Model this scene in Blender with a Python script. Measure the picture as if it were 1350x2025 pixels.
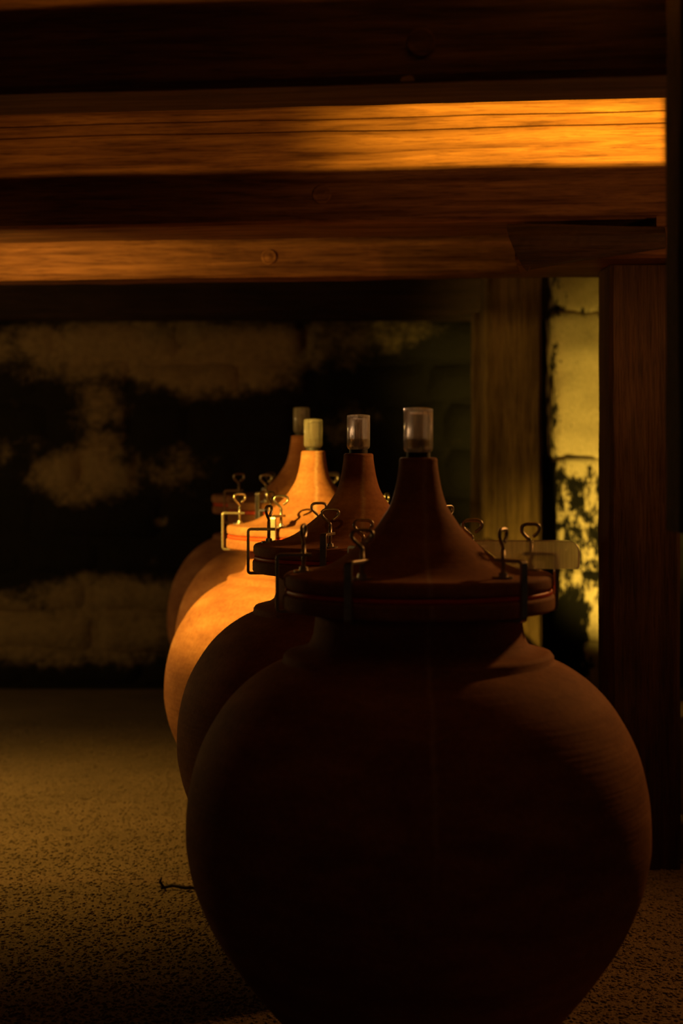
import bpy, math, random
import numpy as np
from mathutils import Vector, Matrix, noise

# ------------------------------------------------------------------ reset
for o in list(bpy.data.objects):
    bpy.data.objects.remove(o, do_unlink=True)
scn = bpy.context.scene
col = scn.collection
random.seed(7)
PI = math.pi
CAM_H = 1.25          # camera height above the floor (m)

# ------------------------------------------------------------------ camera
cam_data = bpy.data.cameras.new('camera')
cam = bpy.data.objects.new('camera', cam_data)
col.objects.link(cam)
cam.location = (0, 0, CAM_H)
cam.rotation_euler = (PI / 2, 0, 0)          # level, looking along +Y
cam_data.sensor_fit = 'VERTICAL'
cam_data.sensor_height = 36.0
cam_data.sensor_width = 24.0
cam_data.lens = 3500.0 / 2025.0 * 36.0
cam_data.shift_y = -144.5 / 2025.0
cam_data.clip_start = 0.05
cam_data.dof.use_dof = True
cam_data.dof.focus_distance = 4.25
cam_data.dof.aperture_fstop = 2.8
scn.camera = cam

# ------------------------------------------------------------------ exposure, world
vs = scn.view_settings
vs.view_transform = 'Standard'
vs.look = 'None'
vs.exposure = 0.0
vs.gamma = 1.0
vs.use_curve_mapping = False
world = bpy.data.worlds.new('world')
scn.world = world
world.use_nodes = True
bg = world.node_tree.nodes['Background']
bg.inputs[0].default_value = (1.0, 0.62, 0.36, 1)
bg.inputs[1].default_value = 0.007

# ------------------------------------------------------------------ lamps of the cellar, and added fill lights
def spot(name, loc, target, power, color, half_deg, blend, radius=0.02):
    d = bpy.data.lights.new(name, 'SPOT')
    d.energy = power; d.color = color
    d.spot_size = math.radians(half_deg * 2); d.spot_blend = blend
    d.shadow_soft_size = radius
    o = bpy.data.objects.new(name, d); col.objects.link(o)
    o.location = loc
    o.rotation_euler = (Vector(target) - Vector(loc)).to_track_quat('-Z', 'Y').to_euler()
    return o
def lamp(name, loc, power, color, radius=0.04):
    d = bpy.data.lights.new(name, 'POINT')
    d.energy = power; d.color = color; d.shadow_soft_size = radius
    o = bpy.data.objects.new(name, d); col.objects.link(o)
    o.location = loc
    return o
AMBER = (1.0, 0.50, 0.10)
# two narrow ceiling spots behind the camera that shine over the first beams
spot('ceiling_spot_right', (-0.08, -0.5, CAM_H + 1.15), (1.02, 5.0, CAM_H + 0.97), 5600, (1.0, 0.52, 0.04), 12.5, 1.0, 0.025)
spot('ceiling_spot_centre', (-0.35, -0.5, CAM_H + 1.15), (-0.1, 5.2, CAM_H + 0.97), 330, (1.0, 0.43, 0.06), 15, 0.8, 0.025)
# shaded lamp on the left that picks out the third jar
spot('jar_spot', (-1.45, 3.85, CAM_H + 0.55), (-0.20, 5.40, CAM_H - 0.28), 600, (1.0, 0.56, 0.07), 15, 0.8, 0.03)
# lamp further left over the floor, below the second beam
spot('floor_spot', (-1.6, 5.65, CAM_H + 0.50), (-1.2, 5.75, 0), 105, (1.0, 0.54, 0.09), 48, 0.9, 0.05)
# lamp tucked under the second beam, washes along the low beam
spot('low_beam_spot', (-1.75, 5.32, CAM_H + 0.555), (-0.55, 5.86, CAM_H + 0.580), 75, (1.0, 0.50, 0.08), 30, 1.0, 0.03)
# warm lamp to the right of the row
spot('aisle_lamp', (1.65, 4.82, CAM_H + 0.50), (0.2, 4.0, CAM_H - 0.25), 44, (1.0, 0.40, 0.09), 62, 1.0, 0.05)
# added reddish fill at the near right, for the bolster and the beam end
spot('right_fill', (1.75, 1.6, CAM_H + 0.47), (0.62, 5.0, CAM_H + 0.62), 62, (1.0, 0.40, 0.12), 13, 1.0, 0.05)
# yellow uplight on the floor behind the big post
spot('wall_uplight', (1.22, 6.85, 0.25), (1.32, 7.98, 0.95), 140, (1.0, 0.68, 0.12), 30, 0.7, 0.05)
# added backlight for the airlock caps, shining along the row from behind
spot('cap_backlight', (-0.35, 8.25, CAM_H + 0.50), (0.103, 4.0, CAM_H + 0.095), 300, (1.0, 0.58, 0.27), 2.9, 0.5, 0.02)
# weak fill light added for the dim back wall
lamp('back_fill', (-2.6, 6.9, CAM_H - 0.1), 17, (1.0, 0.62, 0.20), 0.06)

# ------------------------------------------------------------------ node helpers
def new_mat(name):
    m = bpy.data.materials.new(name); m.use_nodes = True
    nt = m.node_tree
    return m, nt, nt.nodes['Principled BSDF']
def N(nt, t, **kw):
    n = nt.nodes.new(t)
    for k, v in kw.items():
        if k in n.inputs: n.inputs[k].default_value = v
        else: setattr(n, k, v)
    return n
def coords(nt, scale, kind='Object'):
    tc = N(nt, 'ShaderNodeTexCoord'); mp = N(nt, 'ShaderNodeMapping')
    mp.inputs['Scale'].default_value = scale
    nt.links.new(tc.outputs[kind], mp.inputs['Vector'])
    return mp.outputs['Vector']
def noise_tex(nt, vec, scale, detail=4, rough=0.6, dist=0.0):
    n = N(nt, 'ShaderNodeTexNoise')
    n.inputs['Scale'].default_value = scale; n.inputs['Detail'].default_value = detail
    n.inputs['Roughness'].default_value = rough; n.inputs['Distortion'].default_value = dist
    nt.links.new(vec, n.inputs['Vector'])
    return n.outputs['Fac']
def ramp(nt, fac, stops):
    r = N(nt, 'ShaderNodeValToRGB')
    els = r.color_ramp.elements
    while len(els) < len(stops): els.new(0.5)
    for e, (p, c) in zip(els, stops):
        e.position = p; e.color = (*c, 1)
    nt.links.new(fac, r.inputs['Fac'])
    return r.outputs['Color']
def mixc(nt, fac, a, b, mode='MIX'):
    n = N(nt, 'ShaderNodeMix', data_type='RGBA', blend_type=mode)
    for sock, v in ((n.inputs['Factor'], fac), (n.inputs['A'] if False else n.inputs[6], a), (n.inputs[7], b)):
        if hasattr(v, 'is_output'): nt.links.new(v, sock)
        elif isinstance(v, (int, float)): sock.default_value = v
        else: sock.default_value = (*v, 1)
    return n.outputs[2]
def math_n(nt, op, a, b=None):
    n = N(nt, 'ShaderNodeMath', operation=op)
    for s, v in zip(n.inputs, (a, b)):
        if v is None: continue
        if hasattr(v, 'is_output'): nt.links.new(v, s)
        else: s.default_value = v
    return n.outputs[0]
def bump(nt, bsdf, height, strength=0.4, dist=0.01):
    b = N(nt, 'ShaderNodeBump'); b.inputs['Strength'].default_value = strength; b.inputs['Distance'].default_value = dist
    nt.links.new(height, b.inputs['Height']); nt.links.new(b.outputs['Normal'], bsdf.inputs['Normal'])

def mat_wood(name, dark, light, grain=(1.2, 22, 22), bstr=0.5, knots=True):
    m, nt, b = new_mat(name)
    v = coords(nt, grain)
    g1 = noise_tex(nt, v, 1.6, 6, 0.62, 0.6)
    g2 = noise_tex(nt, v, 6.5, 4, 0.7, 0.2)
    c1 = ramp(nt, g1, [(0.30, dark), (0.52, [0.5 * (a + c) for a, c in zip(dark, light)]), (0.72, light)])
    c2 = ramp(nt, g2, [(0.33, (0.35, 0.28, 0.24)), (0.5, (1, 1, 1))])
    c = mixc(nt, 0.75, c1, c2, 'MULTIPLY')
    big = noise_tex(nt, coords(nt, (1.2, 3, 3)), 1.5, 3)
    c = mixc(nt, 0.5, c, ramp(nt, big, [(0.35, (0.55, 0.5, 0.45)), (0.65, (1.1, 1.05, 1.0))]), 'MULTIPLY')
    nt.links.new(c, b.inputs['Base Color'])
    b.inputs['Roughness'].default_value = 0.72
    b.inputs['Specular IOR Level'].default_value = 0.25
    bump(nt, b, g2, bstr, 0.006)
    return m

def mat_clay():
    m, nt, b = new_mat('terracotta_clay')
    n1 = noise_tex(nt, coords(nt, (3, 3, 9)), 2.2, 5, 0.6)
    n2 = noise_tex(nt, coords(nt, (1, 1, 1)), 90, 3, 0.6)
    n3 = noise_tex(nt, coords(nt, (2, 2, 60)), 2.0, 2, 0.5)
    c = ramp(nt, n1, [(0.3, (0.30, 0.115, 0.05)), (0.55, (0.42, 0.18, 0.075)), (0.75, (0.52, 0.25, 0.12))])
    c = mixc(nt, 0.5, c, ramp(nt, n2, [(0.3, (0.6, 0.55, 0.5)), (0.6, (1, 1, 1))]), 'MULTIPLY')
    # pale lime streak left by a drip down the side (thin, vertical, wavy)
    tc = N(nt, 'ShaderNodeTexCoord'); sp = N(nt, 'ShaderNodeSeparateXYZ')
    nt.links.new(tc.outputs['Object'], sp.inputs[0])
    wob = math_n(nt, 'MULTIPLY', noise_tex(nt, coords(nt, (0, 0, 1)), 9, 3), 0.03)
    dx = math_n(nt, 'ABSOLUTE', math_n(nt, 'SUBTRACT', math_n(nt, 'ADD', sp.outputs[0], 0.005), wob))
    near = math_n(nt, 'LESS_THAN', sp.outputs[1], 0.0)
    st = N(nt, 'ShaderNodeMapRange'); st.inputs[1].default_value = 0.0; st.inputs[2].default_value = 0.008
    st.inputs[3].default_value = 1; st.inputs[4].default_value = 0
    nt.links.new(dx, st.inputs[0])
    hz = N(nt, 'ShaderNodeMapRange'); hz.inputs[1].default_value = 0.40; hz.inputs[2].default_value = 0.60
    nt.links.new(sp.outputs[2], hz.inputs[0])
    f = math_n(nt, 'MULTIPLY', math_n(nt, 'MULTIPLY', st.outputs[0], near), hz.outputs[0])
    f = math_n(nt, 'MULTIPLY', f, math_n(nt, 'MULTIPLY', n2, 0.8))
    c = mixc(nt, f, c, (0.62, 0.47, 0.33))
    nt.links.new(c, b.inputs['Base Color'])
    b.inputs['Roughness'].default_value = 0.8
    b.inputs['Specular IOR Level'].default_value = 0.3
    h = math_n(nt, 'ADD', math_n(nt, 'MULTIPLY', n2, 0.35), n3)
    bump(nt, b, h, 0.25, 0.004)
    return m

def mat_plain(name, color, rough=0.5, metal=0.0, spec=0.5, nscale=40, var=0.3, bstr=0.1):
    m, nt, b = new_mat(name)
    n = noise_tex(nt, coords(nt, (1, 1, 1)), nscale, 3)
    c = mixc(nt, 1.0, color, ramp(nt, n, [(0.3, (1 - var,) * 3), (0.7, (1, 1, 1))]), 'MULTIPLY')
    nt.links.new(c, b.inputs['Base Color'])
    b.inputs['Roughness'].default_value = rough
    b.inputs['Metallic'].default_value = metal
    b.inputs['Specular IOR Level'].default_value = spec
    bump(nt, b, n, bstr, 0.002)
    return m

def mat_floor(name, bumpy=1.0):
    m, nt, b = new_mat(name)
    v = coords(nt, (1, 1, 1))
    n1 = noise_tex(nt, v, 120, 3, 0.7)
    n2 = noise_tex(nt, v, 3.0, 4, 0.6)
    c = ramp(nt, n1, [(0.3, (0.12, 0.085, 0.05)), (0.5, (0.27, 0.20, 0.12)), (0.7, (0.40, 0.31, 0.19))])
    c = mixc(nt, 0.6, c, ramp(nt, n2, [(0.3, (0.6, 0.58, 0.55)), (0.7, (1.1, 1.05, 1.0))]), 'MULTIPLY')
    nt.links.new(c, b.inputs['Base Color'])
    b.inputs['Roughness'].default_value = 0.95
    b.inputs['Specular IOR Level'].default_value = 0.1
    bump(nt, b, n1, 0.9 * bumpy, 0.012)
    return m

def mat_stained(name, pale, dark, scale=9.0, contrast=0.14, streak=1.0):
    """stone whose pale / mould-blackened areas follow the 'pale' attribute, edges broken up by noise"""
    m, nt, b = new_mat(name)
    at = N(nt, 'ShaderNodeAttribute', attribute_name='pale')
    v = coords(nt, (1, 1, streak))
    n1 = noise_tex(nt, v, scale, 6, 0.65)
    n2 = noise_tex(nt, v, scale * 5, 4, 0.7)
    s = math_n(nt, 'ADD', at.outputs['Fac'], math_n(nt, 'MULTIPLY', math_n(nt, 'SUBTRACT', n1, 0.5), 1.5))
    s = math_n(nt, 'ADD', s, math_n(nt, 'MULTIPLY', math_n(nt, 'SUBTRACT', n2, 0.5), 0.5))
    mr = N(nt, 'ShaderNodeMapRange', interpolation_type='SMOOTHSTEP')
    mr.inputs[1].default_value = 0.5 - contrast; mr.inputs[2].default_value = 0.5 + contrast
    nt.links.new(s, mr.inputs[0])
    pc = mixc(nt, 0.6, pale, ramp(nt, n2, [(0.3, (0.55, 0.5, 0.4)), (0.65, (1.1, 1.05, 1.0))]), 'MULTIPLY')
    c = mixc(nt, mr.outputs[0], dark, pc)
    nt.links.new(c, b.inputs['Base Color'])
    b.inputs['Roughness'].default_value = 0.9
    b.inputs['Specular IOR Level'].default_value = 0.15
    bump(nt, b, n2, 0.6, 0.02)
    return m

def mat_clear(name, tint, rough, haze):
    """clear plastic: mostly refracting, with a little milky scattering"""
    m, nt, b = new_mat(name)
    n = noise_tex(nt, coords(nt, (60, 60, 3)), 3, 3)
    c = mixc(nt, 0.4, tint, ramp(nt, n, [(0.40, (0.45, 0.42, 0.40)), (0.62, (1, 1, 1))]), 'MULTIPLY')
    nt.links.new(c, b.inputs['Base Color'])
    b.inputs['Transmission Weight'].default_value = 1.0
    b.inputs['Roughness'].default_value = rough
    b.inputs['IOR'].default_value = 1.45
    tr = N(nt, 'ShaderNodeBsdfTranslucent'); df = N(nt, 'ShaderNodeBsdfDiffuse')
    nt.links.new(c, tr.inputs['Color']); nt.links.new(c, df.inputs['Color'])
    mx = N(nt, 'ShaderNodeMixShader'); mx.inputs[0].default_value = 0.3
    nt.links.new(tr.outputs[0], mx.inputs[1]); nt.links.new(df.outputs[0], mx.inputs[2])
    m2 = N(nt, 'ShaderNodeMixShader'); m2.inputs[0].default_value = haze
    nt.links.new(b.outputs[0], m2.inputs[1]); nt.links.new(mx.outputs[0], m2.inputs[2])
    nt.links.new(m2.outputs[0], nt.nodes['Material Output'].inputs['Surface'])
    return m

M = {}
M['clay'] = mat_clay()
M['beam'] = mat_wood('beam_wood', (0.10, 0.036, 0.013), (0.46, 0.23, 0.09))
M['post'] = mat_wood('post_wood', (0.048, 0.024, 0.012), (0.125, 0.064, 0.030), grain=(22, 22, 1.2))
M['grey_post'] = mat_wood('weathered_post_wood', (0.15, 0.11, 0.05), (0.38, 0.28, 0.13), grain=(18, 18, 1.0), bstr=0.8)
M['dark_wood'] = mat_wood('dark_hewn_wood', (0.025, 0.014, 0.008), (0.08, 0.04, 0.02))
M['floor'] = mat_floor('earth_floor')
M['gravel'] = mat_plain('gravel_stone', (0.36, 0.27, 0.16), 0.9, 0, 0.15, 25, 0.7, 0.2)
M['wall'] = mat_stained('stained_wall', (0.36, 0.26, 0.13), (0.020, 0.017, 0.011), 6.0, 0.32)
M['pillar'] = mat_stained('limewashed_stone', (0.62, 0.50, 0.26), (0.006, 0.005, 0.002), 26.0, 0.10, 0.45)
M['steel'] = mat_plain('worn_steel', (0.62, 0.56, 0.46), 0.36, 1.0, 0.5, 60, 0.35, 0.05)
M['rubber'] = mat_plain('red_rubber', (0.90, 0.09, 0.015), 0.45, 0, 0.5, 50, 0.15, 0.05)
M['black_rubber'] = mat_plain('black_rubber', (0.02, 0.018, 0.016), 0.6)
M['cap'] = mat_clear('clear_cap_plastic', (0.97, 0.95, 0.92), 0.10, 0.26)
M['tube'] = mat_clear('clear_tube_plastic', (0.95, 0.86, 0.78), 0.06, 0.5)
M['liquid'] = mat_clear('airlock_liquid', (0.90, 0.72, 0.36), 0.03, 0.10)
M['block'] = mat_clear('clear_block_plastic', (0.93, 0.88, 0.74), 0.14, 0.30)
M['ceiling'] = mat_wood('ceiling_wood', (0.05, 0.025, 0.012), (0.16, 0.08, 0.035))
M['splinter'] = mat_wood('pale_splinter', (0.45, 0.26, 0.10), (0.7, 0.45, 0.2))

# ------------------------------------------------------------------ mesh helpers
def link_mesh(name, verts, faces, mat, parent=None, smooth=False, bevel=0.0):
    me = bpy.data.meshes.new(name)
    me.from_pydata([tuple(v) for v in verts], [], faces)
    me.update()
    if smooth:
        for p in me.polygons: p.use_smooth = True
    me.materials.append(M[mat])
    o = bpy.data.objects.new(name, me); col.objects.link(o)
    if parent: o.parent = parent
    if bevel:
        bv = o.modifiers.new('bevel', 'BEVEL'); bv.width = bevel; bv.segments = 2; bv.limit_method = 'ANGLE'
    return o
def empty(name, loc, rz=0.0, scale=1.0):
    o = bpy.data.objects.new(name, None); col.objects.link(o)
    o.empty_display_size = 0.05
    o.location = loc; o.rotation_euler = (0, 0, rz); o.scale = (scale,) * 3
    return o
def tag(o, label=None, cat=None, group=None, kind=None):
    if label: o['label'] = label
    if cat: o['category'] = cat
    if group: o['group'] = group
    if kind: o['kind'] = kind
    return o
def catmull(pts, n=6):
    out = []
    P = [pts[0]] + list(pts) + [pts[-1]]
    for i in range(1, len(P) - 2):
        p0, p1, p2, p3 = P[i - 1], P[i], P[i + 1], P[i + 2]
        for k in range(n):
            t = k / n
            out.append(tuple(0.5 * (2 * b + (c - a) * t + (2 * a - 5 * b + 4 * c - d) * t * t + (-a + 3 * b - 3 * c + d) * t ** 3)
                             for a, b, c, d in zip(p0, p1, p2, p3)))
    out.append(tuple(pts[-1]))
    return out
def lathe(profile, seg=96, wobble=0.0, seed=0):
    verts, faces, rings = [], [], []
    for r, z in profile:
        if r < 1e-6:
            rings.append([len(verts)]); verts.append((0, 0, z)); continue
        ring = []
        for k in range(seg):
            a = 2 * PI * k / seg
            rr = r
            if wobble:
                rr += wobble * noise.noise(Vector((math.cos(a) * 1.3 + seed, math.sin(a) * 1.3, z * 3.0)))
            ring.append(len(verts)); verts.append((rr * math.cos(a), rr * math.sin(a), z))
        rings.append(ring)
    for A, B in zip(rings[:-1], rings[1:]):
        if len(A) == 1 and len(B) == 1: continue
        for k in range(seg):
            k2 = (k + 1) % seg
            if len(A) == 1: faces.append((A[0], B[k2], B[k]))
            elif len(B) == 1: faces.append((A[k], A[k2], B[0]))
            else: faces.append((A[k], A[k2], B[k2], B[k]))
    return verts, faces
def tube(points, radius, seg=10, closed_caps=True):
    P = [Vector(p) for p in points]
    verts, faces = [], []
    t0 = (P[1] - P[0]).normalized()
    nrm = t0.orthogonal().normalized()
    for i, p in enumerate(P):
        t = (P[min(i + 1, len(P) - 1)] - P[max(i - 1, 0)]).normalized()
        nrm = (nrm - t * nrm.dot(t)).normalized()
        bi = t.cross(nrm)
        r = radius[i] if isinstance(radius, (list, tuple)) else radius
        for k in range(seg):
            a = 2 * PI * k / seg
            verts.append(p + (nrm * math.cos(a) + bi * math.sin(a)) * r)
    for i in range(len(P) - 1):
        for k in range(seg):
            k2 = (k + 1) % seg
            faces.append((i * seg + k, i * seg + k2, (i + 1) * seg + k2, (i + 1) * seg + k))
    if closed_caps:
        faces.append(tuple(reversed(range(seg))))
        faces.append(tuple((len(P) - 1) * seg + k for k in range(seg)))
    return verts, faces
def extrude_poly(poly, y0, y1):
    """poly in (x, z), extruded along y"""
    n = len(poly)
    verts = [(x, y0, z) for x, z in poly] + [(x, y1, z) for x, z in poly]
    faces = [tuple(range(n)), tuple(reversed(range(n, 2 * n)))]
    for i in range(n):
        j = (i + 1) % n
        faces.append((j, i, n + i, n + j))
    return verts, faces

# ------------------------------------------------------------------ timber
def timber(name, section, length, n, mat, loc, rz=0.0, axis='x', rough=0.003, seed=0, parent=None, notch=()):
    """section: list of (u, w) points, closed; swept along `axis`, each ring slightly uneven.
       points listed in `notch` wander along the length, like drying cracks"""
    verts, faces = [], []
    ns = len(section)
    for i in range(n + 1):
        s = length * i / n
        for j, (u, w) in enumerate(section):
            f = Vector((s * 1.7 + seed * 11, u * 9, w * 9))
            du = rough * noise.noise(f) + rough * 0.6 * noise.noise(f * 4.3)
            dw = rough * noise.noise(f + Vector((31, 7, 3))) + rough * 0.6 * noise.noise(f * 4.3 + Vector((5, 5, 5)))
            if j in notch:
                k = notch[j]
                dw += 0.006 * noise.noise(Vector((s * 2.2 + k * 7.7, seed, 0)))
            if axis == 'x': verts.append((s, u + du, w + dw))
            else: verts.append((u + du, w + dw, s))
    for i in range(n):
        for j in range(ns):
            j2 = (j + 1) % ns
            q = (i * ns + j, i * ns + j2, (i + 1) * ns + j2, (i + 1) * ns + j)
            faces.append(q if axis == 'z' else tuple(reversed(q)))
    faces.append(tuple(range(ns)) if axis == 'x' else tuple(reversed(range(ns))))
    b = tuple(n * ns + k for k in range(ns))
    faces.append(tuple(reversed(b)) if axis == 'x' else b)
    o = link_mesh(name, verts, faces, mat, parent)
    o.location = loc; o.rotation_euler = (0, 0, rz)
    return o
def rect_section(d, h, cf=0.012, cb=0.012, cracks=(), sub=0.05):
    """x-beam section: u = 0 is the front face, w = 0 the bottom. cracks = heights of V checks in the front face"""
    pts, nt = [], {}
    pts.append((0.0, cf))
    ws = [(w, 1) for w in cracks]
    grid = cf + sub
    allw = []
    while grid < h - cf - 0.01:
        if all(abs(grid - c[0]) > 0.014 for c in ws): allw.append((grid, 0))
        grid += sub
    for w, c in sorted(allw + ws):
        if c:
            k = cracks.index(w) + 1
            for dw, du in ((-0.0022, 0.0), (0.0, 0.012), (0.0022, 0.0)):
                nt[len(pts)] = k; pts.append((du, w + dw))
        else: pts.append((0.0, w))
    pts += [(0.0, h - cf), (cf, h), (d * 0.5, h), (d - cf, h), (d, h - cf), (d, h * 0.5), (d, cb), (d - cb, 0.0), (d * 0.5, 0.0), (cf, 0.0)]
    return pts, nt

YAW = -math.atan(0.14)       # the beams run slightly towards the viewer on the right
def beam(name, y0, bottom, d, h, x0, x1, label, seed, cracks=(), cf=0.012, cb=0.02, mat='beam', rough=0.003):
    sec, nt = rect_section(d, h, cf, cb, cracks)
    L = (x1 - x0) / math.cos(YAW)
    o = timber(name, sec, L, 90, mat, (x0, y0 - 0.14 * x0, CAM_H + bottom), YAW, 'x', rough, seed, None, nt)
    tag(o, label, 'beam', 'ceiling beams')
    return o

# ------------------------------------------------------------------ setting: floor, wall, ceiling
fl = link_mesh('floor', [(-4, -1.2, 0), (4, -1.2, 0), (4, 9.2, 0), (-4, 9.2, 0)], [(0, 1, 2, 3)], 'floor')
tag(fl, 'brown gritty earth floor of the cellar', kind='structure')
ce = link_mesh('ceiling', [(-4, -1.2, 2.75), (-4, 9.2, 2.75), (4, 9.2, 2.75), (4, -1.2, 2.75),
                           (-4, -1.2, 2.80), (-4, 9.2, 2.80), (4, 9.2, 2.80), (4, -1.2, 2.80)],
               [(0, 1, 2, 3), (7, 6, 5, 4), (0, 4, 5, 1), (1, 5, 6, 2), (2, 6, 7, 3), (3, 7, 4, 0)], 'ceiling')
tag(ce, 'dark boarded ceiling above the beams', kind='structure')

WALL_Y = 8.8
S = WALL_Y / 3500.0
def wx(px): return (px - 675) * S
def wz(py): return CAM_H + (868 - py) * S
# (px, py, rx, ry, strength): where the lime coat is still on the stone
PALE = [(330, 690, 330, 60, 1.0), (420, 735, 150, 45, 0.9), (700, 655, 150, 35, 0.62), (90, 700, 130, 50, 0.55), (190, 800, 60, 60, 0.50),
        (165, 940, 95, 50, 0.95), (200, 880, 50, 30, 0.7), (315, 1035, 14, 10, 1.0), (230, 1190, 160, 45, 1.0), (130, 1262, 260, 50, 0.95),
        (30, 890, 60, 30, 0.42), (340, 925, 70, 50, 0.46), (690, 840, 60, 40, 0.40), (20, 1240, 120, 60, 0.9), (330, 1250, 60, 60, 0.6)]
def pale_at(x, z):
    best = 0.0
    for px, py, rx, ry, s in PALE:
        d = math.hypot((x - wx(px)) / (rx * S), (z - wz(py)) / (ry * S))
        best = max(best, s * max(0.0, min(1.0, 1.55 - d)))
    return best
def set_pale(o, vals):
    a = o.data.attributes.new('pale', 'FLOAT', 'POINT')
    a.data.foreach_set('value', vals)
# wall core
nx, nz = 120, 50
vv, ff, pv = [], [], []
for j in range(nz + 1):
    for i in range(nx + 1):
        x = -4 + 8 * i / nx; z = 2.75 * j / nz
        y = WALL_Y + 0.05 + 0.03 * noise.noise(Vector((x * 3, z * 3, 1.0)))
        vv.append((x, y, z)); pv.append(pale_at(x, z) * 0.9)
for j in range(nz):
    for i in range(nx):
        a = j * (nx + 1) + i
        ff.append((a, a + 1, a + nx + 2, a + nx + 1))
wall = link_mesh('wall_back', vv, ff, 'wall', smooth=True)
set_pale(wall, pv)
tag(wall, 'dark rough stone back wall with patches of pale lime', kind='structure')
# the stones of the wall, laid in uneven courses
rnd = random.Random(3)
def wall_stone(x0, x1, z0, z1, k):
    nu, nw = max(4, int((x1 - x0) / 0.045)), max(4, int((z1 - z0) / 0.045))
    proud = rnd.uniform(0.0, 0.02)
    V, F, P = [], [], []
    cx, cz = 0.5 * (x0 + x1), 0.5 * (z0 + z1)
    for j in range(nw + 1):
        for i in range(nu + 1):
            u, w = i / nu, j / nw
            e = min(u * (x1 - x0), (1 - u) * (x1 - x0), w * (z1 - z0), (1 - w) * (z1 - z0))
            rim = min(1.0, e / 0.03); rim = math.sqrt(max(0, 1 - (1 - rim) ** 2))
            x = x0 + u * (x1 - x0) + 0.018 * noise.noise(Vector((u * 3 + k, w * 3, 4)))
            z = z0 + w * (z1 - z0) + 0.018 * noise.noise(Vector((u * 3, w * 3 + k, 9)))
            y = WALL_Y + 0.07 - (0.035 + proud) * rim - 0.02 * noise.noise(Vector((x * 7, z * 7, k))) * rim
            V.append((x, y, max(z, 0.0)))
            P.append(pale_at(x, z))
    for j in range(nw):
        for i in range(nu):
            a = j * (nu + 1) + i
            F.append((a, a + 1, a + nu + 2, a + nu + 1))
    o = link_mesh('stone', V, F, 'wall', wall, smooth=True)
    set_pale(o, P)
courses = [0.0, 0.17, 0.37, 0.56, 0.74, 0.98, 1.20, 1.44, 1.64, 1.86]
k = 0
for z0, z1 in zip(courses[:-1], courses[1:]):
    x = -2.6 + rnd.uniform(-0.3, 0)
    while x < 1.9:
        w = rnd.uniform(0.28, 0.62)
        wall_stone(x, x + w, z0, z1, k); k += 1
        x += w + 0.004
# dark timber added to give the shadow band at the top of the wall
sec, nt_ = rect_section(0.22, 0.24, 0.01, 0.01)
o = timber('wall_shadow_band', sec, 5.6, 60, 'dark_wood', (-3.0, 8.45, CAM_H + 0.575), 0, 'x', 0.004, 21)
tag(o, 'dark timber added as the shadow band along the top of the back wall', 'beam')

# ------------------------------------------------------------------ ceiling beams
B0 = beam('ceiling_beam', 1.35, 0.66, 0.25, 0.298, -2.2, 2.2, 'unseen timber ceiling beam added overhead nearest the viewer, above the picture', 1)  # added out of view so its top edge shades the next beam
B1 = beam('ceiling_beam', 3.20, 0.642, 0.26, 0.250, -2.4, 1.9, 'dark timber ceiling beam across the top edge of the picture', 2, cf=0.014, cb=0.05)
B2 = beam('ceiling_beam', 5.13, 0.624, 0.45, 0.345, -2.8, 1.5, 'cracked timber beam with bright orange lit upper half', 3,
          cracks=(0.268, 0.303), cf=0.010, cb=0.10)
B3 = beam('ceiling_beam', 5.78, 0.532, 0.20, 0.20, -3.0, 0.86, 'lowest orange lit timber beam just above the back wall', 4, cf=0.008, cb=0.02, rough=0.005)

def face_disc(name, parent, px, py, y0, r, mat):
    """bolt plate let into the front of a beam: washer ring and a nut in one mesh"""
    yw = y0
    for _ in range(5):
        X = (px - 675) / 3500 * yw; yw = y0 - 0.14 * X
    X = (px - 675) / 3500 * yw; Z = CAM_H + (868 - py) / 3500 * yw
    V, F = lathe([(0, 0.003), (r * 0.35, 0.0028), (r * 0.5, 0.0012), (r * 0.75, 0.0012), (r * 0.9, 0.0025), (r, 0.0), (r, -0.004)], 24)
    V = [Matrix.Rotation(PI / 2, 3, 'X') @ Vector(v) for v in V]
    o = link_mesh(name, V, F, mat, parent, smooth=True)
    inv = (Matrix.Translation(parent.location) @ Matrix.Rotation(YAW, 4, 'Z')).inverted()
    o.location = inv @ Vector((X, yw, Z))
    return o
face_disc('knot', B1, 832, 84, 3.195, 0.026, 'beam')
face_disc('knot', B2, 636, 384, 5.128, 0.028, 'beam')
face_disc('knot', B3, 532, 508, 5.778, 0.026, 'beam')
# splinter on the lower edge of the top beam
V = [(-0.013, 0, 0), (0.013, 0, 0.001), (0.012, 0.012, 0.001), (-0.013, 0.012, 0), (-0.009, 0.001, 0.006), (0.006, 0.001, 0.009), (0.010, 0.01, 0.006), (-0.008, 0.01, 0.005)]
F = [(0, 3, 2, 1), (4, 5, 6, 7), (0, 1, 5, 4), (1, 2, 6, 5), (2, 3, 7, 6), (3, 0, 4, 7)]
sp_ = link_mesh('splinter', V, F, 'splinter', B1)
inv = (Matrix.Translation(B1.location) @ Matrix.Rotation(YAW, 4, 'Z')).inverted()
sp_.location = inv @ Vector((0.118, 3.172, CAM_H + 0.6435))
sp_['label'] = 'pale splinter of wood'

# bolster on the big post, under the second beam
sec, nt_ = rect_section(0.50, 0.085, 0.008, 0.01)
bol = timber('bolster', sec, 0.43, 30, 'beam', (0.49, 5.07 - 0.14 * 0.49, CAM_H + 0.508), YAW, 'x', 0.003, 9)
tag(bol, 'short flat reddish timber bolster on top of the big post', 'beam')
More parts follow.
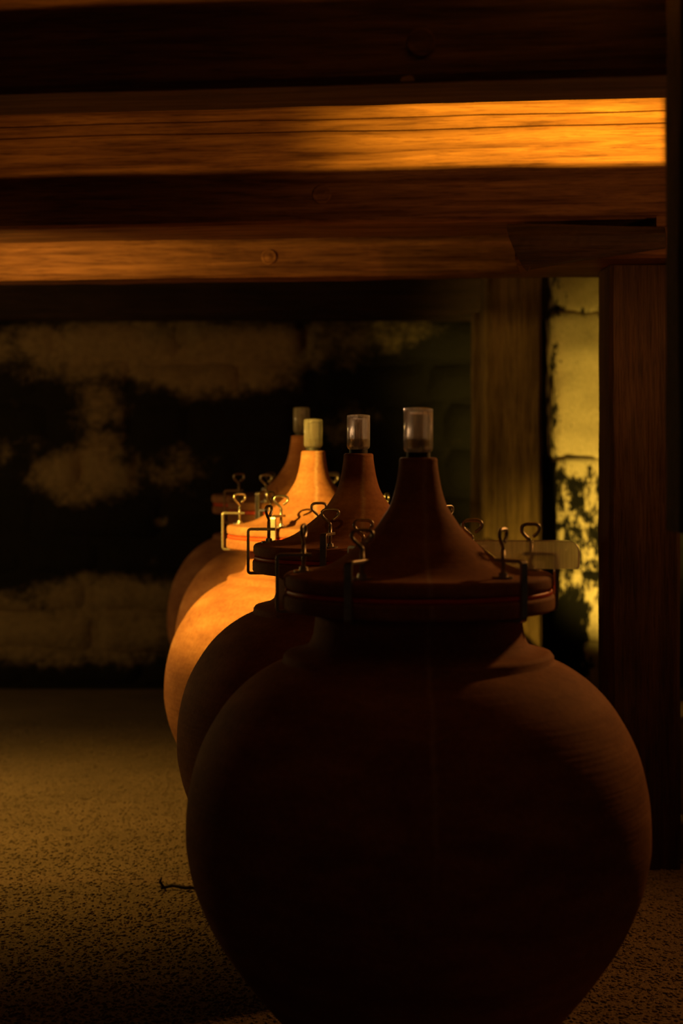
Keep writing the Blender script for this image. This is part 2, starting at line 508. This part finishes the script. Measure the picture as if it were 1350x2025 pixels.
# packing block between bolster and beam at the right end
sec, nt_ = rect_section(0.40, 0.030, 0.003, 0.003)
pk = timber('packing_block', sec, 0.07, 6, 'beam', (0.88, 5.07 - 0.14 * 0.88, CAM_H + 0.594), YAW, 'x', 0.0005, 10)
tag(pk, 'small wooden packing block between bolster and cracked beam', 'block')
# dark hewn log stub lying along the bolster
V, F = [], []
ringn = 9
P0, P1 = Vector((0.490, 4.950, CAM_H + 0.538)), Vector((0.90, 4.925, CAM_H + 0.560))
ax = (P1 - P0).normalized(); side = ax.cross(Vector((0, 0, 1))).normalized(); up = side.cross(ax)
for i in range(13):
    t = i / 12
    r = 0.066 * (1 - 0.52 * t)
    c = P0.lerp(P1, t)
    for j in range(ringn):
        a = 2 * PI * j / ringn + 0.3
        rr = r * (1 + 0.12 * noise.noise(Vector((math.cos(a) * 2, math.sin(a) * 2, t * 2))))
        V.append(c + side * rr * math.cos(a) * 0.85 + up * rr * math.sin(a) + (ax * (0.028 * math.cos(a + 2.2)) if i == 0 else Vector()))
for i in range(12):
    for j in range(ringn):
        j2 = (j + 1) % ringn
        F.append((i * ringn + j, i * ringn + j2, (i + 1) * ringn + j2, (i + 1) * ringn + j))
F.append(tuple(reversed(range(ringn)))); F.append(tuple(12 * ringn + j for j in range(ringn)))
lg = link_mesh('log_stub', V, F, 'dark_wood')
tag(lg, 'dark hewn log stub lying against the bolster under the cracked beam', 'log')

# ------------------------------------------------------------------ posts
def post_section(w, d, ch=0.012):
    pts = []
    cor = [(ch, 0), (w - ch, 0), (w, ch), (w, d - ch), (w - ch, d), (ch, d), (0, d - ch), (0, ch)]
    for a, b in zip(cor, cor[1:] + cor[:1]):
        n = max(1, int(math.hypot(b[0] - a[0], b[1] - a[1]) / 0.03))
        for i in range(n):
            pts.append((a[0] + (b[0] - a[0]) * i / n, a[1] + (b[1] - a[1]) * i / n))
    return pts
def post(name, x0, x1, y0, y1, z1, mat, label, seed, rough=0.004, z0=0.0, ch=0.012):
    o = timber(name, post_section(x1 - x0, y1 - y0, ch), z1 - z0, 70, mat, (x0, y0, z0), 0, 'z', rough, seed)
    tag(o, label, 'post', 'timber posts')
    return o
post('timber_post', 0.778, 0.985, 5.13, 5.37, CAM_H + 0.504, 'post', 'big dark red-brown timber post under the bolster', 31, 0.004)
st_ = post('hanging_strut', 0.536, 0.72, 2.80, 2.93, CAM_H + 1.48, 'dark_wood', 'dark hanging timber strut cut by the right picture edge', 32, 0.005, CAM_H - 0.15, 0.008)
st_['category'] = 'strut'; del st_['group']
post('timber_post', 0.580, 0.815, 7.20, 7.42, CAM_H + 0.90, 'grey_post', 'weathered tan timber post standing before the back wall', 33, 0.007)
post('timber_plank', 0.548, 0.70, 7.47, 7.52, CAM_H + 0.535, 'grey_post', 'narrow plank edge behind the weathered tan post', 34, 0.006)['category'] = 'plank'

# ------------------------------------------------------------------ limewashed stone pillar
pil = empty('stone_pillar', (1.14, 8.10, 0))
tag(pil, 'yellow lit limewashed stone pillar with black mould, behind the big post', 'pillar')
pr = random.Random(5)
def pillar_stone(z0, z1, x0, x1, d, k):
    seg_u, seg_w = 26, max(8, int((z1 - z0) / 0.022))
    V, F, P = [], [], []
    per = []
    for i in range(seg_u):                       # around: rounded box outline
        a = 2 * PI * i / seg_u
        ca, sa = math.cos(a), math.sin(a)
        q = 1.0 / (abs(ca) ** 6 + abs(sa) ** 6) ** (1 / 6)
        per.append((ca * q, sa * q))
    cx, hw = 0.5 * (x0 + x1), 0.5 * (x1 - x0)
    for j in range(seg_w + 1):
        w = j / seg_w
        z = z0 + w * (z1 - z0)
        e = min(w, 1 - w) * (z1 - z0)
        rim = 1 - 0.03 * max(0, 1 - e / 0.02) ** 2
        for (pu, pw) in per:
            x = cx + hw * pu * rim; y = d * pw * rim
            f = Vector((x * 6, y * 6 + k, z * 3))
            x += 0.022 * noise.noise(f) + 0.010 * noise.noise(f * 3)
            y += 0.026 * noise.noise(f + Vector((9, 0, 0))) + 0.014 * noise.noise(f * 3.3 + Vector((0, 4, 0)))
            V.append((x, y, z))
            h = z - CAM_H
            # lime is worn off below eye level, lamplight painted in along the right edge
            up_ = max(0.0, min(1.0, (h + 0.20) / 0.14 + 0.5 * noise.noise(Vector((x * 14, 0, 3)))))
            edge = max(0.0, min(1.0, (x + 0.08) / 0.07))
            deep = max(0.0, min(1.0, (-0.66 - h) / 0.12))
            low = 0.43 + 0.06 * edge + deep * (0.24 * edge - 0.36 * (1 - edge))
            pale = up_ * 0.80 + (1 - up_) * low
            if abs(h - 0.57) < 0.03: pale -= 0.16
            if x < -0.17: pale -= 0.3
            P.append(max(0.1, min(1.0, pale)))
    n = seg_u
    for j in range(seg_w):
        for i in range(n):
            i2 = (i + 1) % n
            F.append((j * n + i, j * n + i2, (j + 1) * n + i2, (j + 1) * n + i))
    F.append(tuple(reversed(range(n)))); F.append(tuple(seg_w * n + i for i in range(n)))
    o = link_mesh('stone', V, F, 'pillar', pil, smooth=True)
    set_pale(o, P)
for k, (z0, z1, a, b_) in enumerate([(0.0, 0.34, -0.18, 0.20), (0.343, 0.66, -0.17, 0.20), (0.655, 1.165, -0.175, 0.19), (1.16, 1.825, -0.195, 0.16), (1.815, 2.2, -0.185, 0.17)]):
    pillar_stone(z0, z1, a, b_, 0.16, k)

# ------------------------------------------------------------------ clay amphorae
body_prof = catmull([(0.0, 0.0), (0.08, 0.0), (0.15, 0.0), (0.175, 0.015), (0.225, 0.06), (0.29, 0.13), (0.350, 0.205), (0.402, 0.285), (0.437, 0.365),
                     (0.453, 0.43), (0.457, 0.480), (0.452, 0.555), (0.430, 0.640), (0.388, 0.716), (0.345, 0.764), (0.302, 0.795), (0.270, 0.811)], 5)
neck_prof = [(0.2665, 0.813), (0.2655, 0.823), (0.261, 0.829), (0.250, 0.832), (0.230, 0.836), (0.215, 0.846), (0.207, 0.864), (0.204, 0.888), (0.203, 0.915),
             (0.190, 0.915), (0.190, 0.90)]
def rounded_disc(r, z0, z1, rad, inner=0.19, n=5):
    p = [(inner, z0)]
    for k in range(n + 1):
        a = -PI / 2 + (PI / 2) * k / n
        p.append((r - rad + rad * math.cos(a), z0 + rad + rad * math.sin(a)))
    for k in range(n + 1):
        a = (PI / 2) * k / n
        p.append((r - rad + rad * math.cos(a), z1 - rad + rad * math.sin(a)))
    return p
flange_prof = rounded_disc(0.268, 0.915, 0.946, 0.007) + [(0.19, 0.946), (0.19, 0.915)]
gasket_prof = rounded_disc(0.2640, 0.946, 0.956, 0.004) + [(0.19, 0.956), (0.19, 0.946)]
lid_prof = rounded_disc(0.266, 0.956, 0.986, 0.010, 0.0)
lid_prof = [(0.0, 0.956)] + lid_prof[1:] + catmull([(0.235, 0.9875), (0.20, 0.993), (0.160, 1.010), (0.126, 1.036), (0.092, 1.066), (0.070, 1.096), (0.054, 1.124),
            (0.044, 1.160), (0.0385, 1.195), (0.0375, 1.209)], 5) + [(0.036, 1.212), (0.033, 1.2135), (0.0, 1.2135)]
stop_prof = [(0.0, 1.2135), (0.0235, 1.2135), (0.0235, 1.2232), (0.0, 1.2232)]
plug_prof = [(0.0, 1.2290), (0.0130, 1.2290), (0.0120, 1.2480), (0.0, 1.2480)]
cap_prof = [(0.0, 1.2235), (0.022, 1.2235), (0.0265, 1.2255), (0.0290, 1.231), (0.0292, 1.307), (0.0288, 1.3095), (0.022, 1.3115), (0.010, 1.3125), (0.0, 1.3128),
            ]
cap_in = [(0.0, 1.307), (0.0235, 1.306), (0.0255, 1.303), (0.0255, 1.233), (0.0235, 1.229), (0.0, 1.2285)]
tube_prof = [(0.0, 1.2485), (0.0100, 1.2485), (0.0100, 1.300), (0.0078, 1.300), (0.0078, 1.252), (0.0, 1.252)]
liq_prof = [(0.0140, 1.2340), (0.0250, 1.2340), (0.0250, 1.250), (0.0140, 1.250), (0.0140, 1.2340)]

flat_prof = rounded_disc(0.272, 0.956, 0.990, 0.012, 0.0) + [(0.12, 0.993), (0.0, 0.994)]
flat_prof[0] = (0.0, 0.956)
def make_amphora(x, y, s, label, seed, cone=True):
    r = empty('clay_amphora', (x, y, 0), 0.0, 1.0)
    r.scale = (1.0, 1.0, s)
    tag(r, label, 'amphora', 'clay amphorae standing in a row')
    V, F = lathe(body_prof + neck_prof, 128, 0.004, seed)
    link_mesh('body', V, F, 'clay', r, True)
    fl_ = link_mesh('rim_flange', *lathe(flange_prof, 128), 'clay', r, True)
    g = link_mesh('gasket', *lathe(gasket_prof, 128), 'rubber', r, True); g['label'] = 'red rubber sealing ring'
    link_mesh('lid', *lathe(lid_prof if cone else flat_prof, 128), 'clay', r, True)
    if not cone: return r
    st = link_mesh('stopper', *lathe(stop_prof, 32), 'black_rubber', r, False)
    V, F = lathe(cap_prof, 40)
    V2, F2 = lathe(cap_in, 40)
    n0 = len(V)
    c = link_mesh('airlock_cap', V + V2, F + [tuple(i + n0 for i in f) for f in F2], 'cap', r, True)
    c['label'] = 'clear plastic airlock cap'
    link_mesh('inner_tube', *lathe(tube_prof, 24), 'tube', c, True)
    link_mesh('plug', *lathe(plug_prof, 24), 'black_rubber', c, False)
    link_mesh('liquid', *lathe(liq_prof, 40), 'liquid', c, True)
    return r
JARS = [(0.152, 3.50, 1.00, 'nearest dark clay amphora with conical lid, largest in the picture', 1),
        (0.043, 4.48, 1.00, 'second clay amphora of the row, in shadow behind the nearest one', 5),
        (-0.087, 5.46, 1.00, 'third clay amphora of the row, brightly lit orange shoulder and lid', 9),
        (-0.145, 6.42, 1.04, 'fourth clay amphora of the row, dim reddish with the highest cap', 13)]
for j in JARS: make_amphora(*j)
make_amphora(-0.268, 7.37, 1.03, 'dark clay amphora with flat lid, mostly hidden behind the reddish one', 17, False)

# ------------------------------------------------------------------ screw clamps around the lids
def arc(cx, cz, r, a0, a1, n=4):
    return [(cx + r * math.cos(a0 + (a1 - a0) * k / n), cz + r * math.sin(a0 + (a1 - a0) * k / n)) for k in range(n + 1)]
T = 0.0068
xo, zb, zt, ro, ri = 0.0135, -0.0078, 0.110, 0.010, 0.0032
outer = [(-0.050, zb)] + arc(xo - ro, zb + ro, ro, -PI / 2, 0) + arc(xo - ro, zt - ro, ro, 0, PI / 2) + [(-0.058, zt)]
inner = [(-0.058, zt - T)] + list(reversed(arc(xo - ro, zt - ro, ri, 0, PI / 2))) + list(reversed(arc(xo - ro, zb + ro, ri, -PI / 2, 0))) + [(-0.050, zb + T)]
cl_frame = extrude_poly(outer + inner, -0.008, 0.008)
SX = -0.042
cl_screw = tube([(SX, 0, 0.0755), (SX, 0, 0.10), (SX, 0, 0.126)], 0.0042, 10)
cl_pad = [(v[0] + SX, v[1], v[2]) for v in lathe([(0, 0.0725), (0.019, 0.0725), (0.019, 0.0765), (0.009, 0.0765), (0.0075, 0.0835), (0.0, 0.0835)], 20)[0]]
cl_pad_f = lathe([(0, 0.0725), (0.019, 0.0725), (0.019, 0.0765), (0.009, 0.0765), (0.0075, 0.0835), (0.0, 0.0835)], 20)[1]
hp = catmull([(0, 0.120), (0, 0.1295), (-0.0045, 0.1355), (-0.013, 0.143), (-0.0195, 0.1515), (-0.0185, 0.1605), (-0.011, 0.1645), (0.0, 0.165),
              (0.012, 0.1645), (0.0195, 0.160), (0.0195, 0.151), (0.013, 0.1445), (0.0065, 0.140)], 4)
cl_handle = tube([(p[0], 0, p[1]) for p in hp], 0.0037, 8)

def make_clamp():
    r = empty('screw_clamp', (0, 0, 0))
    link_mesh('frame', *cl_frame, 'steel', r, False, 0.001)
    sc = link_mesh('screw', *cl_screw, 'steel', r, True)
    link_mesh('pressure_pad', cl_pad, cl_pad_f, 'steel', r)
    h = link_mesh('handle', *cl_handle, 'steel', r, True)
    h.location = (SX, 0, 0)
    return r
proto = make_clamp()
kids = list(proto.children)
used = False
JN = ['nearest amphora', 'second amphora', 'third, brightly lit amphora', 'fourth, dim reddish amphora']
SIDE = {0: 'at the right end of the lid of the', 60: 'on the right rear of the lid of the', 120: 'on the left rear of the lid of the',
        180: 'at the left end of the lid of the', 240: 'on the left front of the lid of the', 300: 'on the right front of the lid of the'}
# fine position of each clamp and the turn of its handle
ANG = {(0, 180): (183, 80), (0, 240): (240, 15), (0, 300): (312, 66), (0, 0): (8, 22), (0, 60): (58, 10), (0, 120): (118, 20),
       (1, 180): (180, 72), (1, 240): (252, 5), (1, 300): (304, 30), (1, 0): (2, 50), (1, 60): (62, 30), (1, 120): (117, 18),
       (2, 180): (181, 35), (2, 240): (246, 8), (2, 300): (300, 20), (2, 0): (1, 70), (2, 60): (60, 0), (2, 120): (128, 60),
       (3, 180): (181, 30), (3, 240): (238, 10), (3, 300): (300, 20), (3, 0): (0, 10), (3, 60): (60, 0), (3, 120): (122, 40)}
for ji, (jx, jy, js, _, _) in enumerate(JARS):
    for base in (180, 240, 300, 0, 60, 120):
        a, turn = ANG[(ji, base)]
        a = math.radians(a)
        if not used: c = proto; used = True; ks = kids
        else:
            c = proto.copy(); col.objects.link(c); ks = []
            for q in kids:
                d = q.copy(); col.objects.link(d); d.parent = c; ks.append(d)
        c.location = (jx + 0.269 * math.cos(a), jy + 0.269 * math.sin(a), 0.915 * js)
        c.rotation_euler = (0, 0, a); c.scale = (1, 1, js)
        for q in ks:
            if q.name.split('.')[0] == 'handle': q.rotation_euler = (0, 0, math.radians(turn) - a)
        tag(c, 'steel screw clamp %s %s' % (SIDE[base], JN[ji]), 'clamp', 'screw clamps on the amphora lids')

# ------------------------------------------------------------------ clear block lying on the nearest lid
prof = [(0.075, 0.0), (0.206, 0.0)] + arc(0.206, 0.006, 0.006, -PI / 2, 0, 3)[1:] + [(0.213, 0.030)] + arc(0.190, 0.033, 0.0225, 0.1, PI / 2, 6) + [(0.0, 0.0555)]
V, F = extrude_poly(prof, 0.0, 0.034)
blk = link_mesh('clear_block', V, F, 'block', None, False, 0.002)
blk.location = (0.258, 3.492, 0.9930)
blk.rotation_euler = (0, 0, 0)
tag(blk, 'thick clear plastic block with rounded end lying on the nearest lid', 'block')

# ------------------------------------------------------------------ loose things on the floor
V, F = tube([(-0.50, 4.90, 0.006), (-0.47, 4.91, 0.012), (-0.43, 4.89, 0.010), (-0.38, 4.905, 0.006)], [0.004, 0.005, 0.005, 0.003], 7)
V2, F2 = tube([(-0.492, 4.903, 0.008), (-0.502, 4.90, 0.024), (-0.498, 4.90, 0.036)], [0.004, 0.004, 0.002], 6)
n0 = len(V)
tw = link_mesh('twig', V + V2, F + [tuple(i + n0 for i in f) for f in F2], 'dark_wood', None, True)
tag(tw, 'small dark twig on the floor left of the nearest amphora', 'twig')

# gravel: far too many grains to count, one mesh
rng = np.random.default_rng(4)
n = 60000
gy = 3.3 + 4.6 * rng.random(n) ** 1.3
gx = (-0.24 + 0.50 * rng.random(n)) * gy
sz = 0.0022 + 0.0038 * rng.random(n) ** 2
octa = np.array([(1, 0, 0), (0, 1, 0), (-1, 0, 0), (0, -1, 0), (0, 0, 1), (0, 0, -1)], float)
ang = rng.random(n) * 2 * PI
sc = np.stack([sz * (0.8 + 0.7 * rng.random(n)), sz, sz * (0.5 + 0.4 * rng.random(n))], 1)
v = octa[None] * sc[:, None, :] * (0.85 + 0.3 * rng.random((n, 6, 1)))
ca, sa = np.cos(ang)[:, None], np.sin(ang)[:, None]
vx = v[..., 0] * ca - v[..., 1] * sa + gx[:, None]
vy = v[..., 0] * sa + v[..., 1] * ca + gy[:, None]
vz = v[..., 2] + sc[:, 2:3] * 0.35
co = np.stack([vx, vy, vz], -1).reshape(-1, 3)
tri = np.array([(0, 1, 4), (1, 2, 4), (2, 3, 4), (3, 0, 4), (1, 0, 5), (2, 1, 5), (3, 2, 5), (0, 3, 5)])
idx = (tri[None] + (np.arange(n) * 6)[:, None, None]).reshape(-1)
me = bpy.data.meshes.new('gravel')
me.vertices.add(n * 6); me.vertices.foreach_set('co', co.ravel())
me.loops.add(len(idx)); me.loops.foreach_set('vertex_index', idx.astype(np.int32))
me.polygons.add(len(idx) // 3)
me.polygons.foreach_set('loop_start', np.arange(0, len(idx), 3, dtype=np.int32))
me.update(calc_edges=True)
me.materials.append(M['gravel'])
go = bpy.data.objects.new('gravel', me); col.objects.link(go)
tag(go, 'fine brown gravel strewn over the earth floor', 'gravel', kind='stuff')
